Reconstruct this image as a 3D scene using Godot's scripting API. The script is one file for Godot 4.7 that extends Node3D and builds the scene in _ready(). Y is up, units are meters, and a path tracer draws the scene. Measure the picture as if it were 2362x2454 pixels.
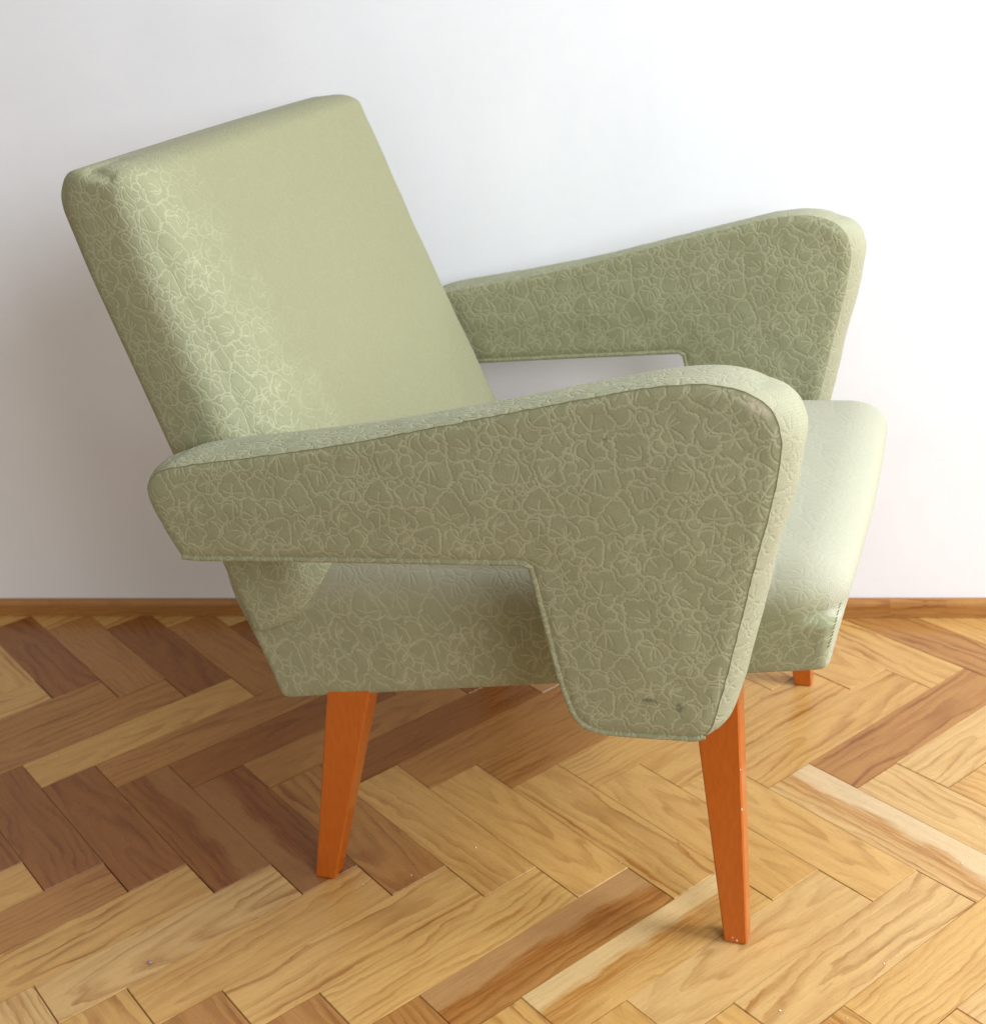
extends Node3D
# A green mid-century armchair on a herringbone oak floor, beside a white wall, lit by a window to the right.

const YAW := 0.218371
const PITCH := 0.403797
const ROLL := 0.100555
const FOV := 41.7137
const CHAIR_TURN := -0.159151          # the chair is turned a little towards the viewer
const NEAR_FOOT := Vector3(-0.03487, 0.0, 0.69771)

var rng := RandomNumberGenerator.new()
var noise := FastNoiseLite.new()
var M := {}
var chair: Node3D

# ------------------------------------------------------------------ entry

func _ready() -> void:
	rng.seed = 7
	noise.seed = 3
	noise.frequency = 1.0
	noise.noise_type = FastNoiseLite.TYPE_SIMPLEX
	set_camera()
	set_light()
	make_materials()
	build_floor()
	build_wall()
	build_chair()
	build_crumbs()

func set_camera() -> void:
	var c := Camera3D.new()
	c.name = "camera"
	c.fov = FOV
	c.near = 0.05
	c.far = 40.0
	c.position = Vector3(0, 0.94, 1.766171)
	c.basis = Basis(Vector3.UP, YAW) * Basis(Vector3.RIGHT, -PITCH) * Basis(Vector3.BACK, -ROLL)
	var a := CameraAttributesPhysical.new()
	a.frustum_focal_length = 12.0 / tan(deg_to_rad(FOV) / 2.0)
	a.frustum_focus_distance = 1.2
	a.exposure_aperture = 7.0
	a.frustum_near = 0.05
	a.frustum_far = 40.0
	c.attributes = a
	c.fov = FOV
	add_child(c)
	c.current = true

func set_light() -> void:
	var e := Environment.new()
	e.background_mode = Environment.BG_COLOR
	e.background_color = Color(0.92, 0.90, 0.87)      # the warm light that the rest of the room throws back
	e.background_energy_multiplier = 0.56
	e.tonemap_mode = Environment.TONE_MAPPER_LINEAR
	e.tonemap_exposure = 1.2
	e.sdfgi_enabled = true
	e.ssao_enabled = true
	e.ssil_enabled = true
	var w := WorldEnvironment.new()
	w.name = "environment"
	w.environment = e
	add_child(w)
	window("window_light", Vector3(2.15, 1.85, 0.82), Vector3(-0.2, 0.4, 0.36), Vector2(0.95, 1.1), Color(0.90, 0.95, 1.0), 9.6)
	window("front_fill_light", Vector3(1.7, 1.6, 2.9), Vector3(-0.2, 0.4, 0.4), Vector2(1.2, 1.4), Color(0.95, 0.97, 1.0), 5.6)  # fill light added from the front right, out of view

func window(called: String, from: Vector3, to: Vector3, size: Vector2, color: Color, energy: float) -> void:  # a rectangular area lamp, for the window and the added fill
	var l := AreaLight3D.new()
	l.name = called
	l.area_size = size
	l.light_color = color
	l.light_energy = energy
	l.shadow_enabled = true
	l.light_size = size.x
	l.set("area_range", 12.0)
	add_child(l)
	l.look_at_from_position(from, to)

# ------------------------------------------------------------------ small helpers

func numbered(parent: Node, called: String) -> String:
	if not parent.has_node(called):
		return called
	var k := 1
	while parent.has_node("%s_%03d" % [called, k]):
		k += 1
	return "%s_%03d" % [called, k]

func put(called: String, mesh: Mesh, mat: Material, parent: Node = null) -> MeshInstance3D:
	var p: Node = self if parent == null else parent
	var o := MeshInstance3D.new()
	o.name = numbered(p, called)
	o.mesh = mesh
	if mat:
		o.material_override = null
		for k in mesh.get_surface_count():
			o.set_surface_override_material(k, mat)
	p.add_child(o, true)
	return o

class Raw:
	var v := PackedVector3Array()
	var uv := PackedVector2Array()
	var uv2 := PackedVector2Array()
	var ix := PackedInt32Array()
	func add(p: Vector3, a := Vector2.ZERO, b := Vector2.ZERO) -> int:
		v.append(p); uv.append(a); uv2.append(b)
		return v.size() - 1
	func tri(a: int, b: int, c: int) -> void:
		ix.append(a); ix.append(b); ix.append(c)
	func quad(a: int, b: int, c: int, d: int) -> void:
		tri(a, b, c); tri(a, c, d)

# counter-clockwise triangles, seen from outside, become a mesh with smooth normals (welded by place) or flat ones
func commit(r: Raw, smooth := true, closed := true) -> ArrayMesh:
	var v := r.v
	var ix := r.ix
	if closed:
		var vol := 0.0
		for t in range(0, ix.size(), 3):
			vol += v[ix[t]].dot(v[ix[t + 1]].cross(v[ix[t + 2]]))
		if vol < 0.0:
			for t in range(0, ix.size(), 3):
				var q := ix[t + 1]; ix[t + 1] = ix[t + 2]; ix[t + 2] = q
	var a := []
	a.resize(Mesh.ARRAY_MAX)
	if smooth:
		var of := PackedInt32Array()
		of.resize(v.size())
		var seen := {}
		var sums := PackedVector3Array()
		for k in v.size():
			var key := Vector3i((v[k] * 20000.0).round())
			if not seen.has(key):
				seen[key] = sums.size()
				sums.append(Vector3.ZERO)
			of[k] = seen[key]
		for t in range(0, ix.size(), 3):
			var n := (v[ix[t + 1]] - v[ix[t]]).cross(v[ix[t + 2]] - v[ix[t]])
			for j in 3:
				sums[of[ix[t + j]]] += n
		var nn := PackedVector3Array()
		nn.resize(v.size())
		for k in v.size():
			nn[k] = sums[of[k]].normalized()
		var turned := PackedInt32Array()
		turned.resize(ix.size())
		for t in range(0, ix.size(), 3):
			turned[t] = ix[t]; turned[t + 1] = ix[t + 2]; turned[t + 2] = ix[t + 1]
		a[Mesh.ARRAY_VERTEX] = v
		a[Mesh.ARRAY_NORMAL] = nn
		a[Mesh.ARRAY_TEX_UV] = r.uv
		a[Mesh.ARRAY_TEX_UV2] = r.uv2
		a[Mesh.ARRAY_INDEX] = turned
	else:
		var fv := PackedVector3Array()
		var fn := PackedVector3Array()
		var fu := PackedVector2Array()
		var fw := PackedVector2Array()
		for t in range(0, ix.size(), 3):
			var n := (v[ix[t + 1]] - v[ix[t]]).cross(v[ix[t + 2]] - v[ix[t]]).normalized()
			for j in [0, 2, 1]:
				fv.append(v[ix[t + j]]); fn.append(n); fu.append(r.uv[ix[t + j]]); fw.append(r.uv2[ix[t + j]])
		a[Mesh.ARRAY_VERTEX] = fv
		a[Mesh.ARRAY_NORMAL] = fn
		a[Mesh.ARRAY_TEX_UV] = fu
		a[Mesh.ARRAY_TEX_UV2] = fw
	var m := ArrayMesh.new()
	m.add_surface_from_arrays(Mesh.PRIMITIVE_TRIANGLES, a)
	return m

func tube(path: PackedVector3Array, radius: float, sides := 8, loop := false) -> ArrayMesh:
	var r := Raw.new()
	var n := path.size()
	var far := 0.0
	for k in n:
		var before := path[(k - 1 + n) % n] if loop or k > 0 else path[k]
		var after := path[(k + 1) % n] if loop or k < n - 1 else path[k]
		var d := (after - before).normalized()
		var a := d.cross(Vector3(0.31, 0.17, 0.93)).normalized()
		var b := d.cross(a)
		if k > 0:
			far += path[k].distance_to(path[k - 1])
		for s in sides + 1:
			var t := TAU * s / sides
			r.add(path[k] + (a * cos(t) + b * sin(t)) * radius, Vector2(far, radius * t), Vector2.ZERO)
	var rings := n if loop else n - 1
	for k in rings:
		for s in sides:
			var i := k * (sides + 1) + s
			var j := ((k + 1) % n) * (sides + 1) + s
			r.quad(i, j, j + 1, i + 1)
	if not loop:
		for e in [0, n - 1]:
			var c := r.add(path[e])
			for s in sides:
				var i: int = e * (sides + 1) + s
				if e == 0: r.tri(c, i, i + 1)
				else: r.tri(c, i + 1, i)
	return commit(r)

func srgb(r: float, g: float, b: float) -> Color:
	return Color(r, g, b).linear_to_srgb()

# ------------------------------------------------------------------ materials

func make_materials() -> void:
	make_fabric()
	make_oak()
	var m := StandardMaterial3D.new()
	m.resource_name = "lacquered_orange_wood"
	m.albedo_color = srgb(0.50, 0.108, 0.004)
	m.roughness = 0.30
	m.metallic_specular = 0.5
	m.clearcoat_enabled = true
	m.clearcoat = 0.5
	m.clearcoat_roughness = 0.2
	m.uv1_triplanar = true
	m.uv1_scale = Vector3(1.0, 1.0, 1.0) * 9.0
	m.albedo_texture = leg_grain()
	M.leg = m
	m = StandardMaterial3D.new()
	m.resource_name = "bare_wood_chip"
	m.albedo_color = srgb(0.62, 0.45, 0.28)
	m.roughness = 0.7
	M.chip = m
	m = StandardMaterial3D.new()
	m.resource_name = "dark_olive_thread"
	m.albedo_color = srgb(0.20, 0.19, 0.105)
	m.roughness = 0.9
	M.thread = m
	m = StandardMaterial3D.new()
	m.resource_name = "white_wall_paint"
	m.albedo_color = srgb(0.86, 0.87, 0.89)
	m.roughness = 0.62
	m.metallic_specular = 0.4
	m.uv1_triplanar = true
	m.uv1_scale = Vector3.ONE * 0.9
	var im := wall_relief()
	m.heightmap_enabled = true
	m.heightmap_scale = 0.035
	m.heightmap_texture = im[0]
	m.albedo_texture = im[1]
	M.wall = m
	m = StandardMaterial3D.new()
	m.resource_name = "joint_dirt"
	m.albedo_color = srgb(0.035, 0.022, 0.014)
	m.roughness = 0.9
	M.joint = m
	m = StandardMaterial3D.new()
	m.resource_name = "grey_crumb"
	m.albedo_color = srgb(0.25, 0.20, 0.24)
	m.roughness = 0.8
	M.crumb = m
	m = StandardMaterial3D.new()
	m.resource_name = "white_fleck"
	m.albedo_color = srgb(0.85, 0.85, 0.85)
	m.roughness = 0.7
	M.fleck = m

func leg_grain() -> ImageTexture:
	var w := 128
	var h := 256
	var im := Image.create(w, h, false, Image.FORMAT_RGB8)
	for y in h:
		for x in w:
			var g := noise.get_noise_2d(x * 0.16, y * 0.012) * 0.5 + noise.get_noise_2d(x * 0.45 + 90.0, y * 0.03) * 0.4
			var k := clampf(0.93 + g * 0.08, 0.0, 1.0)
			im.set_pixel(x, y, Color(k, k * (0.985 + g * 0.03), k))
	return ImageTexture.create_from_image(im)

func wall_relief() -> Array:
	var n := 512
	var im := Image.create(n, n, false, Image.FORMAT_L8)
	var al := Image.create(n, n, false, Image.FORMAT_RGB8)
	for y in n:
		for x in n:
			# brush marks run sideways; the pattern closes on itself round a torus
			var a := TAU * x / n
			var b := TAU * y / n
			var h := noise.get_noise_3d(cos(a) * 1.6 + 7.0, sin(a) * 1.6, b * 0.0 + sin(b) * 2.4 + cos(b) * 1.1) * 0.08
			h += noise.get_noise_3d(cos(a) * 5.0, sin(a) * 5.0 + 3.0, sin(b) * 19.0 + cos(b) * 13.0) * 0.28
			h += noise.get_noise_3d(cos(a) * 26.0, sin(a) * 26.0 + 9.0, sin(b) * 60.0 + cos(b) * 31.0) * 0.12
			im.set_pixel(x, y, Color(0.5 + h * 0.5, 0, 0))
			var d := 0.965 + noise.get_noise_3d(cos(a) * 1.1 + 20.0, sin(a) * 1.1, sin(b) * 1.4 + cos(b) * 0.6) * 0.012 + h * 0.012
			al.set_pixel(x, y, Color(d, d * 0.996, d * 0.99))
	return [ImageTexture.create_from_image(im), ImageTexture.create_from_image(al)]

# --- the cloth: a pile fabric with leaf outlines, berries and tendrils pressed into it

const TILE := 0.146
const TN := 672

func stamp_line(field: PackedFloat32Array, pts: PackedVector2Array, closed: bool) -> void:
	var n := pts.size()
	var reach := 9
	for k in (n if closed else n - 1):
		var a := pts[k]
		var b := pts[(k + 1) % n]
		var steps := maxi(1, int(a.distance_to(b) / 2.0))
		for s in steps:
			var p := a.lerp(b, float(s) / steps)
			var cx := int(floorf(p.x))
			var cy := int(floorf(p.y))
			for dy in range(-reach, reach + 1):
				var yy := posmod(cy + dy, TN) * TN
				var fy := cy + dy + 0.5 - p.y
				for dx in range(-reach, reach + 1):
					var fx := cx + dx + 0.5 - p.x
					var d := fx * fx + fy * fy
					var at := yy + posmod(cx + dx, TN)
					if d < field[at]:
						field[at] = d

func crinkled(pts: PackedVector2Array, amount: float) -> PackedVector2Array:
	var out := PackedVector2Array()
	var n := pts.size()
	for k in n:
		var a := pts[k]
		var b := pts[mini(k + 1, n - 1)]
		for j in 3:
			var p := a.lerp(b, j / 3.0)
			var w := Vector2(noise.get_noise_2d(p.x * 0.16, p.y * 0.16), noise.get_noise_2d(p.x * 0.16 + 50.0, p.y * 0.16 + 80.0)) * amount
			w += Vector2(noise.get_noise_2d(p.x * 0.5, p.y * 0.5 + 30.0), noise.get_noise_2d(p.x * 0.5 + 20.0, p.y * 0.5 + 10.0)) * amount * 0.6
			out.append(p + w)
			if k == n - 1:
				break
	return out

func make_fabric() -> void:
	var px := TN / TILE / 1000.0        # pixels per millimetre
	var field := PackedFloat32Array()
	field.resize(TN * TN)
	field.fill(400.0)
	var placed := []
	for want in [[19.0, 7], [15.5, 10], [12.0, 16], [9.0, 16], [5.6, 16], [4.4, 14]]:
		var made := 0
		for attempt in 3000:
			if made >= want[1]:
				break
			var c := Vector2(rng.randf() * TN, rng.randf() * TN)
			var rad: float = want[0] * px
			var ok := true
			for q in placed:
				var d: Vector2 = (c - q[0]).abs()
				d = Vector2(minf(d.x, TN - d.x), minf(d.y, TN - d.y))
				if d.length() < (rad + q[1]) * 0.87:
					ok = false
					break
			if ok:
				placed.append([c, rad])
				made += 1
	for q in placed:
		var c: Vector2 = q[0]
		var rad: float = q[1]
		var turn := rng.randf() * TAU
		var pts := PackedVector2Array()
		if rad < 7.0 * px:
			var share := rng.randf_range(0.6, 1.0)
			for k in 19:
				var t := turn + TAU * share * k / 18.0
				pts.append(c + Vector2(cos(t), sin(t)) * rad * (1.0 + 0.10 * sin(2.0 * t + turn)))
			stamp_line(field, crinkled(pts, 2.6), false)
			continue
		if rad < 10.5 * px:
			# a bent bract: two strokes side by side that meet at the tip
			for w in 2:
				var bp := PackedVector2Array()
				for k in 12:
					var f := k / 11.0
					var r2 := rad * (1.0 - 0.42 * w * sin(f * PI))
					bp.append(c + Vector2(cos(turn + f * 3.4), sin(turn + f * 3.4)) * r2 * 0.95)
				stamp_line(field, crinkled(bp, 3.0), false)
			continue
		var lobes := rng.randi_range(3, 5)
		var scal := rng.randi_range(13, 21)
		for k in 72:
			var t := TAU * k / 72.0
			var rr := 0.80 + 0.13 * cos(lobes * t) + 0.085 * absf(sin(scal * t * 0.5))
			if absf(angle_difference(t, PI)) < 0.5:
				rr -= 0.34 * (0.5 - absf(angle_difference(t, PI)))
			pts.append(c + Vector2(cos(t + turn), sin(t + turn)) * rad * rr)
		stamp_line(field, crinkled(pts, 4.2), true)
		var foot := c - Vector2(cos(turn), sin(turn)) * rad * 0.45
		var veins := rng.randi_range(3, 5)
		for k in veins:
			var t := turn + (float(k) / (veins - 1) - 0.5) * 2.3
			var vp := PackedVector2Array()
			var reach := rad * rng.randf_range(0.55, 0.95)
			var bend := rng.randf_range(-0.5, 0.5)
			for s in 9:
				var f := float(s) / 8.0
				vp.append(foot + Vector2(cos(t + bend * f), sin(t + bend * f)) * reach * f)
			stamp_line(field, crinkled(vp, 2.0), false)
		# a stalk that curls away between the leaves
		var sp := PackedVector2Array()
		var at := c - Vector2(cos(turn), sin(turn)) * rad * 0.75
		var dirn := turn + PI
		var curl := rng.randf_range(-0.22, 0.22)
		for s in 14:
			sp.append(at)
			at += Vector2(cos(dirn), sin(dirn)) * 1.9 * px
			dirn += curl
		stamp_line(field, sp, false)
	var al := PackedByteArray(); al.resize(TN * TN * 3)
	var he := PackedByteArray(); he.resize(TN * TN)
	for y in TN:
		for x in TN:
			var d := sqrt(field[y * TN + x]) / px
			var line := 1.0 - smoothstep(0.2, 0.95, d)
			var pillow := smoothstep(0.1, 1.7, d)
			var a := TAU * x / TN
			var b := TAU * y / TN
			var pile := noise.get_noise_3d(cos(a) * 30.0, sin(a) * 30.0, sin(b) * 6.5 + cos(b) * 5.0)
			var fuzz := rng.randf() - 0.5
			var big := noise.get_noise_3d(cos(a) * 1.3 + 4.0, sin(a) * 1.3, sin(b) * 1.3 + cos(b) * 0.7)
			var grain := noise.get_noise_3d(cos(a) * 17.0 + 30.0, sin(a) * 17.0, sin(b) * 17.0 + cos(b) * 11.0)
			var k := 1.0 + pile * 0.16 + grain * 0.12 + fuzz * 0.12 + big * 0.08
			var broken := clampf(0.62 + 0.5 * pile + 0.35 * noise.get_noise_3d(cos(a) * 4.0, sin(a) * 4.0 + 8.0, sin(b) * 4.0 + cos(b) * 3.0), 0.1, 1.0)
			var l := clampf(line * broken, 0.0, 1.0)
			var c := Color(0.266, 0.264, 0.154) * k
			c = c.lerp(Color(0.425, 0.410, 0.270), l * 0.80)
			c = c.linear_to_srgb()
			var i := (y * TN + x) * 3
			al[i] = int(clampf(c.r, 0, 1) * 255.0); al[i + 1] = int(clampf(c.g, 0, 1) * 255.0); al[i + 2] = int(clampf(c.b, 0, 1) * 255.0)
			he[y * TN + x] = int(clampf(0.12 + 0.70 * pillow + pile * 0.13 + grain * 0.10 + fuzz * 0.06, 0.0, 1.0) * 255.0)
	var ti := Image.create_from_data(TN, TN, false, Image.FORMAT_RGB8, al)
	var hi := Image.create_from_data(TN, TN, false, Image.FORMAT_L8, he)
	M.cloth_albedo = ImageTexture.create_from_image(ti)
	M.cloth_height = ImageTexture.create_from_image(hi)
	M.cloth = cloth("green_patterned_cloth", 0.05)
	M.cloth_plain = cloth("green_cloth_edge", 0.05)

func cloth(called: String, relief: float) -> StandardMaterial3D:
	var m := StandardMaterial3D.new()
	m.resource_name = called
	m.albedo_texture = M.cloth_albedo
	m.heightmap_enabled = true
	m.heightmap_texture = M.cloth_height
	m.heightmap_scale = relief
	m.uv1_scale = Vector3(1.0 / TILE, 1.0 / TILE, 1.0)
	m.roughness = 0.95
	m.metallic_specular = 0.15
	m.rim_enabled = true
	m.rim = 0.14
	m.rim_tint = 0.4
	return m

# alpha overlay on the second UVs: rubbed or stained cloth, and painted sheen
func worn_or_sheen(base: StandardMaterial3D, w: int, h: int, f: Callable) -> StandardMaterial3D:
	var im := Image.create(w, h, false, Image.FORMAT_RGBA8)
	for y in h:
		for x in w:
			im.set_pixel(x, y, f.call((x + 0.5) / w, (y + 0.5) / h))
	var m: StandardMaterial3D = base.duplicate()
	m.detail_enabled = true
	m.detail_albedo = ImageTexture.create_from_image(im)
	m.detail_uv_layer = BaseMaterial3D.DETAIL_UV_2
	m.detail_blend_mode = BaseMaterial3D.BLEND_MODE_MIX
	m.texture_repeat = true
	return m

# --- oak: each picture is one board, 0.31 m by 0.072 m

const OW := 560
const OH := 132
var oak := []

func oak_picture(v: int) -> ImageTexture:
	var by := PackedByteArray(); by.resize(OW * OH * 3)
	var off := v * 37.3
	var kind: int = [0, 1, 2, 3, 0, 1, 2, 0, 1, 3, 2, 0][v]                                   # 0, 1 crown-cut with arches, 2 straight grain, 3 brown heart beside pale sapwood
	var axis := rng.randf_range(0.25, 0.75)
	var drift := rng.randf_range(-0.22, 0.22)
	var apex := rng.randf_range(-0.1, 1.1)
	var opening := rng.randf_range(0.35, 0.7) * (1.0 if v % 2 else -1.0)
	var freq := rng.randf_range(3.2, 5.5) if kind < 2 else rng.randf_range(5.0, 9.0)
	var heart := rng.randf_range(0.35, 0.75)
	var edge := rng.randf_range(0.45, 0.7)
	var strength := rng.randf_range(0.4, 0.85)
	for y in OH:
		for x in OW:
			var L := float(x) / OW
			var W := float(y) / OH
			var wob := noise.get_noise_2d(L * 1.3 + off, W * 0.5 + off) * 0.22 + noise.get_noise_2d(L * 3.6 + off, W * 1.6) * 0.05
			var rr: float
			if kind < 2:
				var yy := W - axis - drift * (L - 0.5) + wob * 0.6
				var zz := (L - apex) * opening
				rr = sqrt(yy * yy * 1.5 + zz * zz * 0.8 + 0.002) + zz * 0.55
			else:
				rr = W * 0.9 + drift * 0.5 * L + wob * 0.55
			var ring := rr * freq + noise.get_noise_2d(L * 0.9 + off * 2.0, W * 2.0) * 0.35
			var fr := ring - floorf(ring)
			var late := smoothstep(0.25, 0.90, fr) * (1.0 - smoothstep(0.93, 1.0, fr))
			late *= clampf(0.62 + 0.9 * noise.get_noise_2d(L * 1.6 + off, ring * 1.3 + W), 0.0, 1.2)
			var pore := noise.get_noise_2d(L * 17.0 + off, W * 95.0 + off)
			var pores := smoothstep(0.34, 0.66, pore) * (0.25 + 0.75 * (1.0 - late))
			var fibre := noise.get_noise_2d(L * 3.0 + off * 3.0, W * 42.0)
			var broad := noise.get_noise_2d(L * 1.1 + off, W * 1.7 - off)
			var base := Color(0.55, 0.335, 0.128)
			var brown := Color(0.27, 0.108, 0.022)
			var c := base.lerp(brown, clampf(late * strength * 0.8 + maxf(0.0, broad) * heart * 0.8, 0.0, 0.92))
			if kind == 3:
				var e := W + wob * 0.5 + 0.10 * (L - 0.5) + noise.get_noise_2d(L * 5.0 + off, W * 8.0) * 0.05
				var s := smoothstep(edge - 0.10, edge + 0.10, e)
				var h := smoothstep(edge - 0.55, edge - 0.08, e) * (1.0 - s)
				c = c.lerp(brown * 1.25, h * (0.35 + 0.5 * smoothstep(-0.2, 0.4, noise.get_noise_2d(L * 3.0 + off, W * 16.0))))
				c = c.lerp(Color(0.58, 0.42, 0.235), s * 0.75)
			c = c * (1.0 + fibre * 0.13 - pores * 0.13 + broad * 0.05)
			c = c.linear_to_srgb()
			var i := (y * OW + x) * 3
			by[i] = int(clampf(c.r, 0, 1) * 255.0); by[i + 1] = int(clampf(c.g, 0, 1) * 255.0); by[i + 2] = int(clampf(c.b, 0, 1) * 255.0)
	return ImageTexture.create_from_image(Image.create_from_data(OW, OH, false, Image.FORMAT_RGB8, by))

func make_oak() -> void:
	# varnish: uneven gloss and a few fine scratches, shared by every board
	var n := 256
	var ro := Image.create(n, n, false, Image.FORMAT_L8)
	for y in n:
		for x in n:
			var a := TAU * x / n
			var b := TAU * y / n
			var g := 0.31 + 0.08 * noise.get_noise_3d(cos(a) * 2.0, sin(a) * 2.0, sin(b) * 2.5 + cos(b)) + 0.05 * noise.get_noise_3d(cos(a) * 14.0, sin(a) * 14.0, sin(b) * 14.0 + cos(b) * 9.0)
			ro.set_pixel(x, y, Color(g, 0, 0))
	# fine scratches in the varnish
	for k in 16:
		var at := Vector2(rng.randf() * n, rng.randf() * n)
		var t := rng.randf() * TAU
		var bend := rng.randf_range(-0.012, 0.012)
		for j in rng.randi_range(30, 120):
			var p := Vector2i(posmod(int(at.x), n), posmod(int(at.y), n))
			ro.set_pixel(p.x, p.y, Color(minf(1.0, ro.get_pixel(p.x, p.y).r + 0.28), 0, 0))
			at += Vector2(cos(t), sin(t))
			t += bend
	var rough := ImageTexture.create_from_image(ro)
	var relief := NoiseTexture2D.new()
	for v in 12:
		var pic := oak_picture(v)
		var row := []
		# pale, golden, straw, brown, red-brown wood; the last two also hold painted shadow
		for t in [Color(1.06, 1.05, 1.04), Color(0.95, 0.87, 0.70), Color(1.0, 0.95, 0.80), Color(0.68, 0.51, 0.36), Color(0.48, 0.29, 0.155)]:
			var m := StandardMaterial3D.new()
			m.resource_name = "varnished_oak"
			m.albedo_texture = pic
			var c := Color(minf(t.r, 1.0), minf(t.g, 1.0), minf(t.b, 1.0))
			m.albedo_color = c.linear_to_srgb()
			m.roughness = 1.0
			m.roughness_texture = rough
			m.roughness_texture_channel = BaseMaterial3D.TEXTURE_CHANNEL_RED
			m.metallic_specular = 0.45
			row.append(m)
		oak.append(row)

# ------------------------------------------------------------------ floor: herringbone boards in six bands

const PW := 0.0711971
const U_DIR := Vector2(0.673108, -0.739544)
const V_DIR := Vector2(0.739544, 0.673108)
const ORIGIN := Vector2(-0.755255, 0.614073)

func lat(u: float, v: float) -> Vector2:
	return ORIGIN + (U_DIR * u + V_DIR * v) * PW

func clip_back(poly: PackedVector2Array, z: float) -> PackedVector2Array:
	var out := PackedVector2Array()
	for k in poly.size():
		var a := poly[k]
		var b := poly[(k + 1) % poly.size()]
		if a.y >= z:
			out.append(a)
		if (a.y >= z) != (b.y >= z):
			out.append(a.lerp(b, (z - a.y) / (b.y - a.y)))
	return out

func board(r: Raw, poly: PackedVector2Array, start: Vector2, along: Vector2, lift: float, flip: int) -> void:
	var mid := Vector2.ZERO
	for p in poly:
		mid += p / poly.size()
	var across := Vector2(-along.y, along.x)
	var tx := rng.randf_range(-0.0022, 0.0022)
	var tz := rng.randf_range(-0.0022, 0.0022)
	var rings := []
	for ring in [[0.0011, 0.0], [0.0005, -0.0011], [0.0005, -0.011]]:
		var ids := PackedInt32Array()
		for p in poly:
			var q: Vector2 = p + (mid - p).normalized() * ring[0] * 1.3
			var uv := Vector2((q - start).dot(along) / 0.31, (q - start).dot(across) / 0.0722)
			if flip & 1: uv.x = 1.0 - uv.x
			if flip & 2: uv.y = 1.0 - uv.y
			ids.append(r.add(Vector3(q.x, lift + ring[1] + (q.x - mid.x) * tx + (q.y - mid.y) * tz, q.y), uv))
		rings.append(ids)
	var n := poly.size()
	for k in range(1, n - 1):
		r.tri(rings[0][0], rings[0][k], rings[0][k + 1])
	for j in 2:
		for k in n:
			var k2 := (k + 1) % n
			r.quad(rings[j][k], rings[j + 1][k], rings[j + 1][k2], rings[j][k2])

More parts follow.
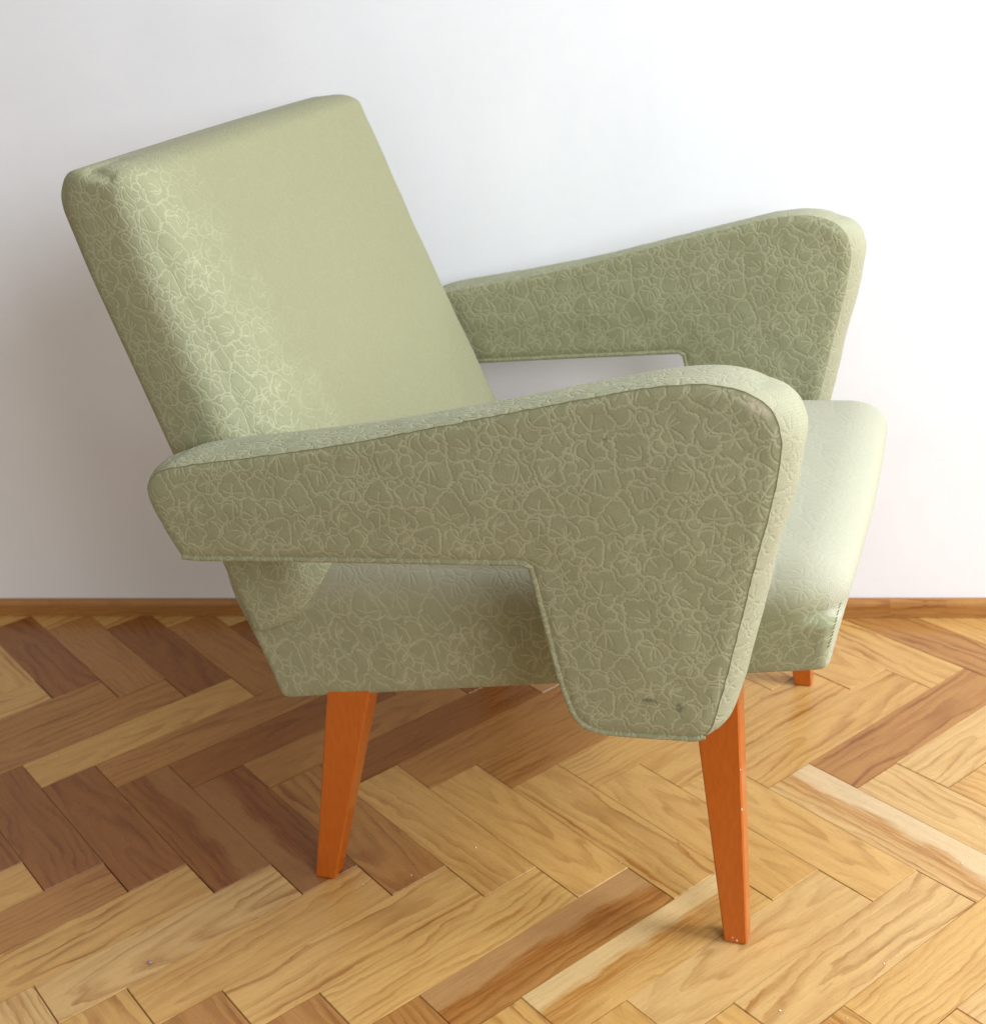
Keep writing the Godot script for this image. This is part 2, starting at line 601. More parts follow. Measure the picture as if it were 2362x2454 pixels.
func build_floor() -> void:
	var f := BoxMesh.new()
	f.size = Vector3(9.0, 0.06, 6.0)
	var sub := put("floor", f, M.joint)
	sub.position = Vector3(-0.2, -0.042, 2.9)
	sub.set_meta("kind", "structure")
	var la := 3.9065
	var l2 := 3.9065
	var lp := 4.3384
	var far := Raw.new()
	var bands := [
		["a", -0.0, 0.0, la, false], ["b", 0.0, 1.0, l2, true], ["c", 1.0 + lp, 1.0 - l2, lp, false],
		["d", 1.0 + lp, 2.0 - l2, 4.1, true], ["e", 2.0 + lp + 4.1, 2.0 - l2 - 4.1, 4.1, false],
		["f", -la, 1.0 + 4.0, 4.0, true], ["g", -la, 4.0, 4.0, false], ["h", -la - 4.0, 5.0 + 4.0, 4.0, true], ["i", -la - 4.0, 8.0, 4.0, false], ["j", -la - 8.0, 9.0 + 4.0, 4.0, true]]
	# which tone each board has, as the photograph shows it
	var tones := {  # dark boards left in b, c and d also hold the chair's shadow
		"a": {-2: 1, -1: 1, 0: 3, 1: 1, 2: 0, 3: 1, 4: 2, 5: 2, 6: 3, 7: 2, 8: 0, 9: 0, 10: 2, 11: 0, 12: 2},
		"b": {-3: 3, -2: 4, -1: 4, 0: 4, 1: 4, 2: 4, 3: 3, 4: 1, 5: 1, 6: 1, 7: 1, 8: 2, 9: 0, 10: 0, 11: 2, 12: 0},
		"c": {-3: 3, -2: 3, -1: 1, 0: 3, 1: 4, 2: 3, 3: 4, 4: 3, 5: 3, 6: 1, 7: 1, 8: 1, 9: 3, 10: 0, 11: 1},
		"d": {-4: 4, -3: 3, -2: 4, -1: 3, 0: 4, 1: 3, 2: 4, 3: 3, 4: 4, 6: 1, 7: 1, 8: 1, 9: 3, 10: 1},
		"f": {3: 3, 4: 3, 5: 3, 6: 1, 7: 1, 8: 2, 9: 1, 10: 2, 11: 0}}
	var kinds := {
		"a": {0: 2, 1: 0, 2: 4, 3: 1, 4: 5, 5: 6, 6: 3, 7: 9, 8: 8, 9: 7, 10: 10, 11: 11}}
	var count := 0
	for b in bands:
		for k in range(-22, 30):
			var u0: float
			var u1: float
			var v0: float
			var v1: float
			if b[4]:
				u0 = k + b[1]; u1 = u0 + 1.0
				v1 = k + b[2]; v0 = v1 - b[3]
			else:
				u1 = k + b[1]; u0 = u1 - b[3]
				v0 = k + b[2]; v1 = v0 + 1.0
			var poly := PackedVector2Array([lat(u0, v0), lat(u0, v1), lat(u1, v1), lat(u1, v0)])
			var start := lat(u0, v0) if not b[4] else lat(u1, v0)
			var along := U_DIR if not b[4] else V_DIR
			poly = clip_back(poly, 0.004)
			if poly.size() < 3:
				continue
			var mid := Vector2.ZERO
			for p in poly:
				mid += p / poly.size()
			if mid.x < -2.3 or mid.x > 1.9 or mid.y > 2.3:
				continue
			var pick: int = [0, 1, 2, 4, 5, 6, 7, 8, 10, 11, 3, 0, 2, 5, 8, 11, 1, 6][rng.randi_range(0, 17)]
			var tone: int = [0, 1, 1, 2, 2, 3][rng.randi_range(0, 5)]
			if tones.has(b[0]) and tones[b[0]].has(k):
				tone = tones[b[0]][k]
			if kinds.has(b[0]) and kinds[b[0]].has(k):
				pick = kinds[b[0]][k]
			var lift := rng.randf_range(-0.0004, 0.0)
			var near := mid.x > -1.50 and mid.x < 0.62 and mid.y < 1.12
			var r := Raw.new() if near else far
			board(r, poly, start, along, lift, rng.randi_range(0, 3))
			if near:
				count += 1
				put("plank", commit(r, false), oak[pick][tone], sub).position = Vector3(0.2, 0.042, -2.9)
	var rest := put("planks", commit(far, false), oak[4][1], sub)
	rest.position = Vector3(0.2, 0.042, -2.9)
	rest.set_meta("kind", "stuff")
	# dust and chips of paint lying about
	var dust := Raw.new()
	var spots := [Vector2(-0.3882, 0.6142), Vector2(-0.1609, 0.5781), Vector2(-0.4386, 0.6329), Vector2(0.2223, 0.4941), Vector2(0.1966, 0.5585), Vector2(0.0061, 0.784), Vector2(0.0667, 0.7884), Vector2(0.1052, 0.7149), Vector2(-0.3258, 0.5622)]
	for k in 4:
		spots.append(Vector2(rng.randf_range(-1.0, 0.4), rng.randf_range(0.3, 0.95)))
	for k in spots.size():
		var big := rng.randf_range(0.0007, 0.0014) if k < 9 else rng.randf_range(0.0003, 0.0007)
		var c := Vector3(spots[k].x, big * 0.5, spots[k].y)
		var turn := Basis.from_euler(Vector3(rng.randf() * 6.0, rng.randf() * 6.0, rng.randf() * 6.0))
		var six := PackedInt32Array()
		for d in [Vector3.UP, Vector3.DOWN, Vector3.LEFT, Vector3.RIGHT, Vector3.FORWARD, Vector3.BACK]:
			six.append(dust.add(c + turn * d * big * rng.randf_range(0.6, 1.2) * Vector3(1, 0.6, 1)))
		for t in [[0, 5, 3], [0, 3, 4], [0, 4, 2], [0, 2, 5], [1, 3, 5], [1, 4, 3], [1, 2, 4], [1, 5, 2]]:
			dust.tri(six[t[0]], six[t[1]], six[t[2]])
	var specks := put("dust", commit(dust, false, false), M.fleck, sub)
	specks.position = Vector3(0.2, 0.042, -2.9)
	specks.set_meta("kind", "stuff")
	pass

# ------------------------------------------------------------------ wall and skirting

func build_wall() -> void:
	var w := BoxMesh.new()
	w.size = Vector3(9.0, 2.9, 0.16)
	var o := put("wall", w, M.wall)
	o.position = Vector3(-0.2, 1.43, -0.08)
	o.set_meta("kind", "structure")
	# a low oak strip along the foot of the wall, in lengths
	var x := -3.0
	var k := 0
	for len in [1.35, 1.20, 2.1, 1.4]:
		var r := Raw.new()
		var prof := [Vector2(0.0005, 0.0), Vector2(0.0125, 0.0), Vector2(0.0125, 0.0185), Vector2(0.0115, 0.0222), Vector2(0.0085, 0.0248), Vector2(0.0045, 0.0260), Vector2(0.0005, 0.0260)]
		var n: int = prof.size()
		for e in 2:
			for p in prof:
				r.add(Vector3(x + e * (len - 0.0012), p.y, p.x), Vector2(e * len / 0.31, p.y / 0.07 + p.x / 0.05 + 0.2))
		for j in n:
			r.quad(j, (j + 1) % n, n + (j + 1) % n, n + j)
		for j in range(1, n - 1):
			r.tri(0, j, j + 1)
			r.tri(n, n + j + 1, n + j)
		var s := put("skirting_strip", commit(r, false), oak[[6, 10, 2, 6][k]][[3, 3, 3, 0][k]], o)
		s.position = Vector3(0.2, -1.43, 0.08)
		x += len
		k += 1

# ------------------------------------------------------------------ the armchair

# chair axes: f forward, s from the near side to the far side, u up
func P(f: float, s: float, u: float) -> Vector3:
	return Vector3(f + 0.22, u, 0.255 - s)

func build_chair() -> void:
	chair = Node3D.new()
	chair.name = "armchair"
	add_child(chair)
	chair.position = NEAR_FOOT + Basis(Vector3.UP, CHAIR_TURN) * Vector3(-0.22, 0.0, -0.255)
	chair.rotation.y = CHAIR_TURN
	chair.set_meta("label", "green upholstered armchair with boomerang arms and tapered orange wooden legs")
	chair.set_meta("category", "armchair")
	build_seat()
	build_back()
	build_arms()
	build_legs()

# a box of n cells with its edges rounded, each point then handed to a bending function
# half sizes are (1,1,1); rad is the rounding in those units; f takes (x, y, z) in -1..1 and gives the place
func soft_box(n: Vector3i, rounding: Callable, bend: Callable, uv_at: Callable) -> ArrayMesh:
	var r := Raw.new()
	var spaced := func(k: int, cells: int) -> float:
		var t := 2.0 * k / cells - 1.0
		return sin(t * PI * 0.5) * 0.45 + t * 0.55
	for face in 6:
		var ax := face / 2
		var side := 1.0 if face % 2 else -1.0
		var b := (ax + 1) % 3
		var c := (ax + 2) % 3
		var nb: int = n[b]
		var nc: int = n[c]
		var first := r.v.size()
		for i in nb + 1:
			for j in nc + 1:
				var p := Vector3.ZERO
				p[ax] = side
				p[b] = spaced.call(i, nb)
				p[c] = spaced.call(j, nc)
				var rad: Vector3 = rounding.call(p)
				var q := Vector3(clampf(p.x, -1.0 + rad.x, 1.0 - rad.x), clampf(p.y, -1.0 + rad.y, 1.0 - rad.y), clampf(p.z, -1.0 + rad.z, 1.0 - rad.z))
				var d := (p - q) / rad
				if d.length() > 1e-6:
					d = d.normalized() * minf(1.0, maxf(absf(d.x), maxf(absf(d.y), absf(d.z))))
				var out := q + d * rad
				var uvs: Array = uv_at.call(p, ax, side)
				r.add(bend.call(out, p, ax, side), uvs[0], uvs[1])
		for i in nb:
			for j in nc:
				var at := first + i * (nc + 1) + j
				if side > 0.0:
					r.quad(at, at + nc + 1, at + nc + 2, at + 1)
				else:
					r.quad(at, at + 1, at + nc + 2, at + nc + 1)
	return commit(r)

func quad_map(rb: Vector2, fb: Vector2, ft: Vector2, rt: Vector2, x: float, y: float) -> Vector2:
	var s := (x + 1.0) * 0.5
	var t := (y + 1.0) * 0.5
	return rb.lerp(fb, s).lerp(rt.lerp(ft, s), t)

func build_seat() -> void:
	var rb := Vector2(-0.479, 0.2195)
	var fb := Vector2(0.085, 0.3135)
	var ft := Vector2(0.106, 0.410)
	var rt := Vector2(-0.54, 0.392)
	var bend := func(o: Vector3, p: Vector3, ax: int, side: float) -> Vector3:
		var q := quad_map(rb, fb, ft, rt, o.x, o.y)
		var s := 0.2565 - o.z * 0.2440
		# the cushion swells upwards, and a little towards the sitter's knees
		q.y += 0.013 * (1.0 - o.z * o.z) * (1.0 - o.x * o.x) * (o.y * 0.5 + 0.5)
		q.x += 0.008 * (1.0 - o.z * o.z) * smoothstep(0.2, 1.0, o.x) * (o.y * 0.4 + 0.6)
		if ax == 2:
			s -= side * 0.004 * (1.0 - p.x * p.x) * (1.0 - p.y * p.y)
		# slack cloth: slow uneven waves
		var w := noise.get_noise_3d(q.x * 9.0, q.y * 9.0, s * 9.0) * 0.0022
		s += w * (1.0 - p.x * p.x) * (1.0 - p.y * p.y)
		q.y += w * (1.0 - p.x * p.x) * (1.0 - p.z * p.z) * (o.y * 0.5 + 0.5)
		return P(q.x, s, q.y)
	var uv := func(p: Vector3, ax: int, side: float) -> Array:
		var a: Vector2
		if ax == 2:
			a = Vector2(p.x * 0.28, -p.y * 0.055)
		elif ax == 1:
			a = Vector2(p.x * 0.28, -0.055 - (1.0 - p.z) * 0.25) if side > 0.0 else Vector2(p.x * 0.28, 0.055 + (1.0 - p.z) * 0.25)
		else:
			a = Vector2(0.28 + (1.0 - p.z) * 0.25, -p.y * 0.055)
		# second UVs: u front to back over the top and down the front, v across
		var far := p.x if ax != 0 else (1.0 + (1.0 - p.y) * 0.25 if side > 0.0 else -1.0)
		var wear_sheen := Vector2(far * 0.3 + 0.5, 0.5)
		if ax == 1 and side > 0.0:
			wear_sheen = Vector2(0.5, 0.25)
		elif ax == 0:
			wear_sheen = Vector2(0.5, 0.25 + (1.0 - p.y) * 0.05)
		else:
			wear_sheen = Vector2(0.5, 0.25 + (1.0 - p.y) * 0.25)
		return [a, wear_sheen]
	var rounding := func(p: Vector3) -> Vector3:
		return Vector3(0.16 if p.x > 0.0 and p.y > 0.0 else 0.04, 0.75 if p.y > 0.0 else 0.10, 0.17 if p.y > 0.0 else lerpf(0.03, 0.17, clampf(p.y + 1.0, 0.0, 1.0)))
	var seat_cloth := worn_or_sheen(cloth("green_cloth_of_the_seat", 0.022), 8, 256, func(_u: float, v: float) -> Color:
		return Color(0.655, 0.640, 0.560, 0.85 * (1.0 - smoothstep(0.26, 0.50, v))))  # cloth faded by use, with lit sheen put into the same colour
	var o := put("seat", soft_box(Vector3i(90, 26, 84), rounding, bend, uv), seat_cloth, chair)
	# the hand-sewn closing at the front corner
	for k in 13:
		var pts := PackedVector3Array()
		for j in 2:
			var e := quad_map(rb, fb, ft, rt, 1.0, lerpf(0.42, -0.52, (k + 0.72 * j) / 12.7))
			pts.append(P(e.x - 0.0045 - 0.0012 * (j - 0.5), 0.0158 + (0.0006 if k % 2 else -0.0004), e.y))
		put("stitch", tube(pts, 0.0004, 6), M.thread, o)

func build_back() -> void:
	var rb := Vector2(-0.4935, 0.300)
	var fb := Vector2(-0.372, 0.336)
	var ft := Vector2(-0.535, 0.780)
	var rt := Vector2(-0.630, 0.775)
	var g := [[Vector2(-0.594, 0.7835), Vector2(-0.562, 0.7838)], [Vector2(-0.580, 0.7765), Vector2(-0.556, 0.7700)]]
	var bend := func(o: Vector3, p: Vector3, ax: int, side: float) -> Vector3:
		var q := quad_map(rb, fb, ft, rt, o.x, o.y)
		var s := 0.2565 - o.z * 0.2545
		var mid := (1.0 - o.z * o.z)
		# stuffing: the front swells, the sides bulge a little, the top sags towards the middle
		q.x += 0.016 * mid * (1.0 - o.y * o.y) * (o.x * 0.5 + 0.5)
		q.y += 0.0015 * mid * smoothstep(0.5, 1.0, o.y)
		# the near and far edges of the front are drawn back in a broad curve
		var edge := smoothstep(0.55, 1.0, absf(o.z))
		q.x -= 0.016 * edge * edge * (o.x * 0.5 + 0.5) * (0.5 - 0.3 * o.y) * (1.0 if o.z > 0.0 else 0.0)
		if ax == 2:
			s -= side * 0.006 * (1.0 - p.x * p.x) * (1.0 - p.y * p.y)
		q.x += noise.get_noise_3d(q.y * 7.0, s * 7.0, 3.0) * 0.0025 * (o.x * 0.5 + 0.5)
		# pleats where the cloth is folded at the top corner
		if s < 0.08:
			for e in g:
				var a: Vector2 = e[0]
				var b: Vector2 = e[1]
				var t := clampf((q - a).dot(b - a) / (b - a).length_squared(), 0.0, 1.0)
				var d := (q - a.lerp(b, t)).length()
				var deep := 0.0034 * exp(-d * d / (0.0042 * 0.0042)) * smoothstep(0.08, 0.04, minf(s, 0.513 - s))
				s += deep if s < 0.25 else -deep
				q.x -= deep * 0.5
				q.y -= deep * 0.6
		return P(q.x, s, q.y)
	var uv := func(p: Vector3, ax: int, side: float) -> Array:
		var a: Vector2
		if ax == 2:
			a = Vector2(p.x * 0.06 * side, -p.y * 0.24)
		elif ax == 0:
			a = Vector2(0.06 + (1.0 - p.z) * 0.255, -p.y * 0.24) if side > 0.0 else Vector2(-0.06 - (1.0 - p.z) * 0.255, -p.y * 0.24)
		else:
			a = Vector2(0.06 + (1.0 - p.z) * 0.255, -0.24 - (1.0 - p.x) * 0.05)
		var wear_sheen := Vector2(0.02, 0.5)
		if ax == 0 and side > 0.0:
			wear_sheen = Vector2(0.1 + (1.0 - p.z) * 0.4, 0.5 - p.y * 0.4)
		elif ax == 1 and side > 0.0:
			wear_sheen = Vector2(0.1 + (1.0 - p.z) * 0.4, 0.1)
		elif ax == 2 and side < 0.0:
			wear_sheen = Vector2(0.95, 0.5)
		return [a, wear_sheen]
	var rounding := func(p: Vector3) -> Vector3:
		var up := smoothstep(-0.75, 0.2, p.y)
		var front := smoothstep(-0.5, 1.0, p.x)
		var rz := lerpf(0.045, lerpf(0.12, lerpf(0.20, 0.12, smoothstep(0.0, 0.9, p.y)), up), front)
		if p.z < 0.0:
			rz *= 0.4
		var top := smoothstep(0.55, 1.0, p.y)
		return Vector3(lerpf(lerpf(0.9, 0.85, up), 0.6, top) if p.x > 0.0 else lerpf(0.30, 0.8, top), lerpf(0.065, 0.17, smoothstep(0.0, -1.0, p.x)) if p.y > 0.0 else lerpf(0.03, 0.27, smoothstep(-0.7, 0.5, p.x)), lerpf(rz, lerpf(0.06, 0.11, front) if p.z > 0.0 else lerpf(0.02, 0.045, front), top))
	var back_cloth := worn_or_sheen(cloth("green_cloth_of_the_back", 0.036), 256, 256, func(u: float, v: float) -> Color:
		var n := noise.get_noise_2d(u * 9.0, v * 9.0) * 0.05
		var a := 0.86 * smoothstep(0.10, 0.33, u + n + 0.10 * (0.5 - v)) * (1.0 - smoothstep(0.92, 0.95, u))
		return Color(0.535, 0.520, 0.398, a))  # pattern faded by use and washed out by light, both in this colour
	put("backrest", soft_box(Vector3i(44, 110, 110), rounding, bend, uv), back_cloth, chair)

# the outline of an arm, seen from the side: [f, u], from the lower back corner round the top and front, then along the underside
const BAND := [[-0.500, 0.4300], [-0.509, 0.4480], [-0.519, 0.4740], [-0.5235, 0.4900], [-0.520, 0.5050], [-0.506, 0.5160], [-0.482, 0.5220], [-0.424, 0.5310], [-0.373, 0.5390], [-0.308, 0.5505], [-0.243, 0.5640], [-0.151, 0.5840], [-0.065, 0.6020], [-0.030, 0.6080], [0.002, 0.6100], [0.028, 0.6060], [0.046, 0.5970], [0.056, 0.5840], [0.060, 0.5660], [0.0585, 0.5480], [0.0515, 0.5100], [0.0385, 0.4600], [0.0215, 0.3880], [0.0065, 0.3280], [-0.001, 0.3020], [-0.008, 0.2920]]
const UNDER := [[-0.018, 0.2885], [-0.050, 0.2870], [-0.083, 0.2855], [-0.101, 0.2860], [-0.113, 0.2890], [-0.1215, 0.2965], [-0.127, 0.3090], [-0.134, 0.3360], [-0.1430, 0.3900], [-0.1510, 0.4380], [-0.1530, 0.4440], [-0.1580, 0.4470], [-0.170, 0.4470], [-0.258, 0.4425], [-0.324, 0.4390], [-0.420, 0.4335], [-0.485, 0.4295]]

func spline(pts: Array, step: float, closed := false) -> PackedVector2Array:
	var out := PackedVector2Array()
	var n := pts.size()
	for k in n - 1:
		var p0 := Vector2(pts[maxi(k - 1, 0)][0], pts[maxi(k - 1, 0)][1])
		var p1 := Vector2(pts[k][0], pts[k][1])
		var p2 := Vector2(pts[k + 1][0], pts[k + 1][1])
		var p3 := Vector2(pts[mini(k + 2, n - 1)][0], pts[mini(k + 2, n - 1)][1])
		var parts := maxi(1, int(round(p1.distance_to(p2) / step)))
		for j in parts:
			out.append(p1.cubic_interpolate(p2, p0, p3, float(j) / parts))
	out.append(Vector2(pts[n - 1][0], pts[n - 1][1]))
	return out

func build_arms() -> void:
	var thick := 0.080
	var band := spline(BAND, 0.004)
	var under := spline(UNDER, 0.004)
	var outline := band.duplicate()
	outline.append_array(under)
	# --- the band that runs over the back, the top and the front, domed across, with the flat underside
	var r := Raw.new()
	var nb := band.size()
	var across := 18
	var drop := PackedFloat32Array()      # the inner edge of the arm lies a little lower than the outer
	drop.resize(nb)
	var outs := PackedVector2Array()
	outs.resize(nb)
	var run := 0.0
	for k in nb:
		var d := (band[mini(k + 1, nb - 1)] - band[maxi(k - 1, 0)]).normalized()
		var out := Vector2(-d.y, d.x)
		outs[k] = out
		if k > 0:
			run += band[k].distance_to(band[k - 1])
		drop[k] = lerpf(0.002, 0.0080, smoothstep(0.1, 0.45, run)) * clampf(out.y * 1.3 - 0.1, 0.0, 1.0) if run > 0.08 else 0.0
		var swell := lerpf(0.0140, 0.0030, clampf(out.y * out.y * 1.25, 0.0, 1.0)) if out.x > 0.0 or out.y > 0.6 else 0.008
		var fade := smoothstep(0.0, 0.05, run) * smoothstep(-0.002, 0.03, 1.12 - run)
		for j in across + 1:
			var t := float(j) / across
			var x := 2.0 * t - 1.0
			var bulge := swell * (1.0 - pow(absf(x), 3.0)) * (0.35 + 0.65 * fade)
			bulge -= drop[k] * t
			bulge += noise.get_noise_2d(run * 14.0, t * 1.5) * 0.0010 * (1.0 - x * x)
			var q := band[k] + out * bulge
			r.add(P(q.x, -thick + 0.003 + (thick - 0.006) * t, q.y), Vector2(run + 0.05, t * 0.088 + 0.02), Vector2(run / 1.2, t))
	for k in nb - 1:
		for j in across:
			var i := k * (across + 1) + j
			r.quad(i, i + across + 1, i + across + 2, i + 1)
	var band_mesh := commit(r, true, false)
	r = Raw.new()
	var nu := under.size()
	var line := PackedVector2Array([band[nb - 1]])
	line.append_array(under)
	line.append(band[0])
	run = 0.0
	for k in line.size():
		if k > 0:
			run += line[k].distance_to(line[k - 1])
		for j in 5:
			r.add(P(line[k].x, -thick + 0.003 + (thick - 0.006) * j / 4.0, line[k].y), Vector2(run, j * 0.02))
	for k in line.size() - 1:
		for j in 4:
			var i := k * 5 + j
			r.quad(i, i + 5, i + 6, i + 1)
	var under_mesh := commit(r, true, false)
	# --- the flat side, slightly stuffed, with its edge turned in at the seam
	var pts := PackedVector2Array()
	var rim := outline.size()
	var tris := PackedInt32Array()
	var step := 0.0052
	var whole := 0.0
	for k in rim:
		whole += outline[k].cross(outline[(k + 1) % rim]) * 0.5
	var own := RandomNumberGenerator.new()
	for attempt in 16:                    # until the triangles leave no hole
		own.seed = 40 + attempt
		pts = PackedVector2Array(outline)
		var x := -0.54
		var odd := 0
		while x < 0.08:
			var y := 0.27 + (0.5 * step if odd % 2 else 0.0)
			while y < 0.63:
				var q := Vector2(x, y) + Vector2(own.randf_range(-1, 1), own.randf_range(-1, 1)) * step * 0.2
				if Geometry2D.is_point_in_polygon(q, outline) and edge_distance(q, outline) > 0.0036:
					pts.append(q)
				y += step
			x += step * 0.9
			odd += 1
		tris = Geometry2D.triangulate_delaunay(pts)
		var area := 0.0
		for t in range(0, tris.size(), 3):
			if Geometry2D.is_point_in_polygon((pts[tris[t]] + pts[tris[t + 1]] + pts[tris[t + 2]]) / 3.0, outline):
				area += absf((pts[tris[t + 1]] - pts[tris[t]]).cross(pts[tris[t + 2]] - pts[tris[t]])) * 0.5
		if absf(area - absf(whole)) < 0.0000015:
			break
	var sides := []
	for face in 2:
		r = Raw.new()
		for k in pts.size():
			var q := pts[k]
			var e := 0.0 if k < rim else edge_distance(q, outline)
			var rise := 0.003 * (1.0 - pow(1.0 - clampf(e / 0.009, 0.0, 1.0), 2.2)) + 0.0035 * smoothstep(0.0, 0.07, e)
			rise += noise.get_noise_2d(q.x * 16.0 + 40.0 * face, q.y * 16.0) * 0.0009 * smoothstep(0.0, 0.02, e)
			var s := -thick + 0.003 - rise if face == 0 else -0.003 + rise * 0.8
			if face == 1:
				if k < nb:
					q -= outs[k] * drop[k]
				elif k >= rim and e < 0.04:
					var best := 0
					var near := 1e9
					for j in range(0, nb, 2):
						var d := band[j].distance_squared_to(q)
						if d < near:
							near = d
							best = j
					if near < 0.04 * 0.04:
						q -= outs[best] * drop[best] * (1.0 - sqrt(near) / 0.04)
			r.add(P(q.x, s, q.y), Vector2(q.x + face * 0.31, -q.y + 0.05 + 0.43 * face), Vector2((q.x + 0.55) / 0.65, (0.64 - q.y) / 0.38))
		for t in range(0, tris.size(), 3):
			var mid := (pts[tris[t]] + pts[tris[t + 1]] + pts[tris[t + 2]]) / 3.0
			if Geometry2D.is_point_in_polygon(mid, outline):
				var a := pts[tris[t]]
				var b := pts[tris[t + 1]]
				var c := pts[tris[t + 2]]
				var ccw := (b - a).cross(c - a) > 0.0
				if ccw == (face == 0):
					r.tri(tris[t], tris[t + 1], tris[t + 2])
				else:
					r.tri(tris[t], tris[t + 2], tris[t + 1])
		sides.append(commit(r, true, false))
	# --- seam thread along the band, piping along the underside
	var seam := PackedVector3Array()
	for q in band:
		seam.append(P(q.x + noise.get_noise_2d(q.x * 60.0, q.y * 60.0) * 0.0007, -thick + 0.0028, q.y + noise.get_noise_2d(q.x * 60.0 + 9.0, q.y * 60.0) * 0.0007))
	var seam_mesh := tube(seam, 0.00045, 6)
	var cord := PackedVector3Array()
	for k in line.size():
		var q := line[k]
		cord.append(P(q.x, -thick + 0.0035, q.y - 0.0008))
	var cord_mesh := tube(cord, 0.0032, 8)
	# band rubbed pale down the front and ribbed at the corner, with painted sheen
	var band_cloth := worn_or_sheen(M.cloth, 1024, 32, func(u: float, v: float) -> Color:
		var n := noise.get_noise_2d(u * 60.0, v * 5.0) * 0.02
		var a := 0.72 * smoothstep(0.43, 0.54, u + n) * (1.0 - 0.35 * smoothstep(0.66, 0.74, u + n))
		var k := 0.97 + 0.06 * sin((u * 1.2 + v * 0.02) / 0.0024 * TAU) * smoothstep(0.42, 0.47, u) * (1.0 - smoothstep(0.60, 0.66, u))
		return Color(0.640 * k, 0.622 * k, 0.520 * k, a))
	var stained := worn_or_sheen(M.cloth, 512, 300, arm_stains)
	for which in 2:
		var arm := Node3D.new()
		arm.name = numbered(chair, "armrest")
		chair.add_child(arm, true)
		arm.position = Vector3(0.0119 * which, 0.004 * which, -which * 0.593)
		arm.scale.x = 1.0 - 0.07 * which
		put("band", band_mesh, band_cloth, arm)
		put("underside", under_mesh, M.cloth, arm)
		put("side_panel", sides[0], stained if which == 0 else M.cloth, arm)
		put("side_panel", sides[1], M.cloth, arm)
		if which == 0:
			put("seam", seam_mesh, M.thread, arm)
		put("piping", cord_mesh, M.cloth_plain, arm)
		var far_cord := put("piping", cord_mesh, M.cloth_plain, arm)
		far_cord.position.z = -(thick - 0.007)

func arm_stains(u: float, v: float) -> Color:
	var f := u * 0.65 - 0.55
	var h := 0.64 - v * 0.38
	var a := 0.0
	for s in [[-0.0538, 0.3255, 0.0065, 0.0022, 0.5], [-0.0277, 0.3200, 0.0040, 0.0048, 0.42], [-0.0470, 0.3238, 0.0050, 0.0013, 0.3], [-0.0785, 0.5635, 0.0022, 0.0020, 0.45]]:
		var n := noise.get_noise_2d(f * 300.0, h * 300.0) * 0.5
		var d: float = pow((f - s[0]) / s[2], 2) + pow((h - s[1]) / s[3], 2) + n
		a = maxf(a, s[4] * (1.0 - smoothstep(0.2, 1.3, d)))
	var c := Color(0.16, 0.17, 0.17)
	# worn pale patch on the upper front corner
	var w := 0.75 * (1.0 - smoothstep(0.3, 1.0, Vector2((f - 0.047) / 0.020, (h - 0.597) / 0.016).length()))
	if w > a:
		return Color(0.66, 0.63, 0.52, w)
	return Color(c.r, c.g, c.b, a)

func edge_distance(q: Vector2, outline: PackedVector2Array) -> float:
	var best := 1e9
	var n := outline.size()
	for k in n:
		var a := outline[k]
		var b := outline[(k + 1) % n]
		var ab := b - a
		var t := clampf((q - a).dot(ab) / maxf(ab.length_squared(), 1e-12), 0.0, 1.0)
		best = minf(best, (a + ab * t - q).length_squared())
	return sqrt(best)

# a square leg: corners at the foot and the top, chamfered along its edges
func leg_mesh(foot: Array, top: Array) -> ArrayMesh:
	var r := Raw.new()
	var levels := [0.0, 0.006, 0.04, 1.0]
	var rings := []
	for lv in levels:
		var ids := PackedInt32Array()
		var shrink := 0.0016 if lv == 0.0 else 0.0
		for c in 4:
			for e in 2:
				var a: Vector3 = foot[c].lerp(top[c], lv)
				var to_c: int = (c + 3) % 4 if e == 0 else (c + 1) % 4
				var b: Vector3 = foot[to_c].lerp(top[to_c], lv)
				var mid: Vector3 = (foot[0] + foot[2]).lerp(top[0] + top[2], lv) * 0.5
				var p: Vector3 = a + (b - a).normalized() * 0.0015
				p += (mid - p).normalized() * shrink
				ids.append(r.add(p))
		rings.append(ids)
	for j in levels.size() - 1:
		for k in 8:
			var k2 := (k + 1) % 8
			r.quad(rings[j][k], rings[j][k2], rings[j + 1][k2], rings[j + 1][k])
	for e in [0, levels.size() - 1]:
		for k in range(1, 7):
			if e == 0:
				r.tri(rings[e][0], rings[e][k + 1], rings[e][k])
			else:
				r.tri(rings[e][0], rings[e][k], rings[e][k + 1])
	return commit(r, false)

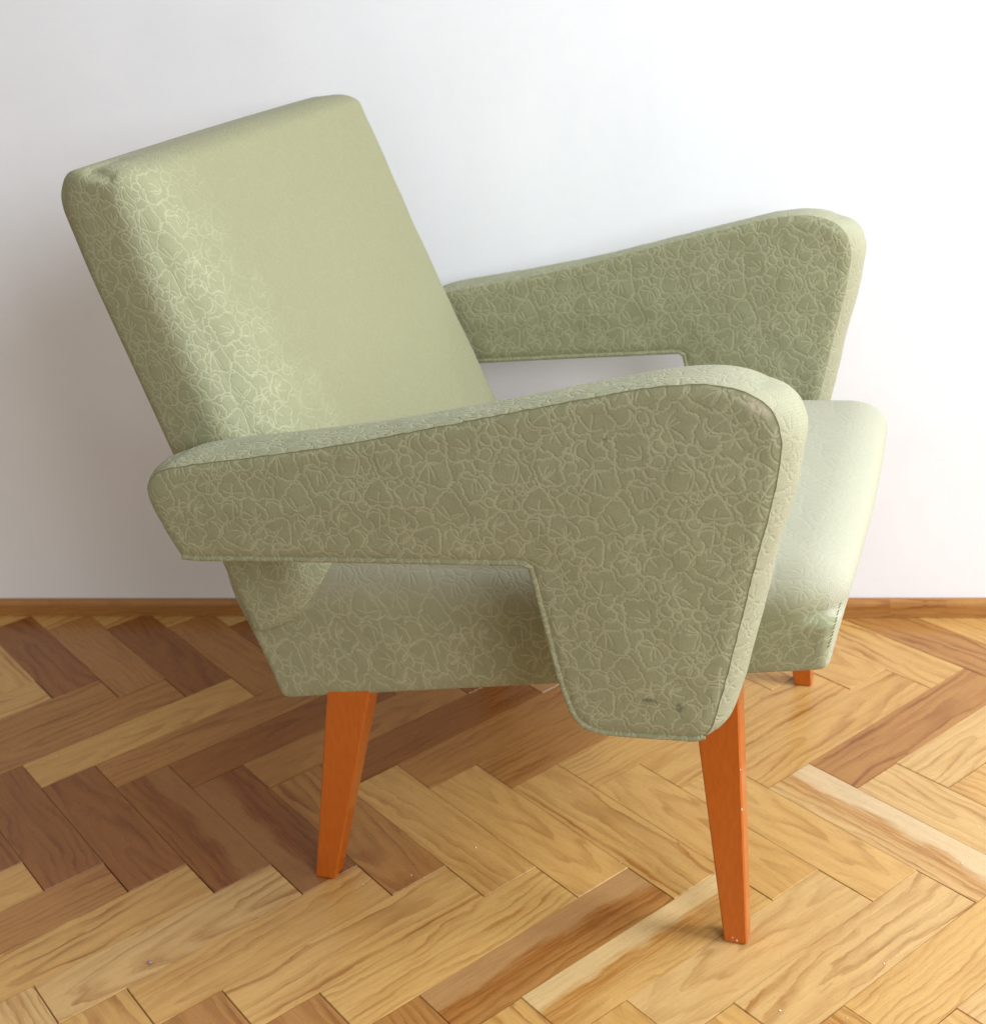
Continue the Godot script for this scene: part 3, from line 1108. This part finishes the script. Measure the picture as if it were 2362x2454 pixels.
func build_legs() -> void:
	for far in 2:
		for rear in 2:
			var foot := []
			var top := []
			var m := func(s: float) -> float: return s if far == 0 else 0.524 - s
			var f0: float; var f1: float; var t0: float; var t1: float; var ut: float
			var s_foot := 0.022
			var s_top := 0.046
			if rear:
				f0 = -0.4675; f1 = -0.4430; t0 = -0.4130; t1 = -0.3600; ut = 0.285
			else:
				f0 = -0.0125; f1 = 0.0105; t0 = -0.0430; t1 = 0.0045; ut = 0.335
			for c in [[0, 0], [1, 0], [1, 1], [0, 1]]:
				foot.append(P(f1 if c[0] else f0, m.call(s_foot if c[1] else 0.0005), 0.0))
				top.append(P(t1 if c[0] else t0, m.call(s_top if c[1] else 0.015), ut))
			var leg := put("leg", leg_mesh(foot, top), M.leg, chair)
			if far == 0 and rear == 0:
				# chips in the lacquer along the outer edge
				for q in [[0.47, 0.004, 0.0022], [0.60, 0.0023, 0.0014], [0.012, 0.003, 0.0016], [0.02, 0.0022, 0.001]]:
					var lv: float = q[0]
					var e: Vector3 = foot[1].lerp(top[1], lv)
					var side: Vector3 = (foot[0] - foot[1]).normalized()
					var mid := e + side * (0.0008 if lv > 0.1 else 0.004 + lv * 260.0 * 0.002)
					var sm := SphereMesh.new()
					sm.radius = 0.5; sm.height = 1.0; sm.radial_segments = 8; sm.rings = 4
					var chip := put("chip", sm, M.chip, leg)
					chip.position = mid
					chip.scale = Vector3(q[2], q[1], 0.0012)

# ------------------------------------------------------------------ crumbs on the floor

func build_crumbs() -> void:
	var spots := []
	spots.append([Vector3(-0.630, 0.0, 0.770), 0.0042, "small grey crumb lying on the pale board left of the rear leg"])
	for k in spots.size():
		var r := SphereMesh.new()
		r.radius = 0.5; r.height = 1.0; r.radial_segments = 10; r.rings = 6
		var o := put("crumb", r, M.crumb)
		o.scale = Vector3(1.3, 0.7, 0.9) * spots[k][1]
		o.position = spots[k][0] + Vector3(0, spots[k][1] * 0.3, 0)
		o.set_meta("label", spots[k][2])
		o.set_meta("category", "crumb")
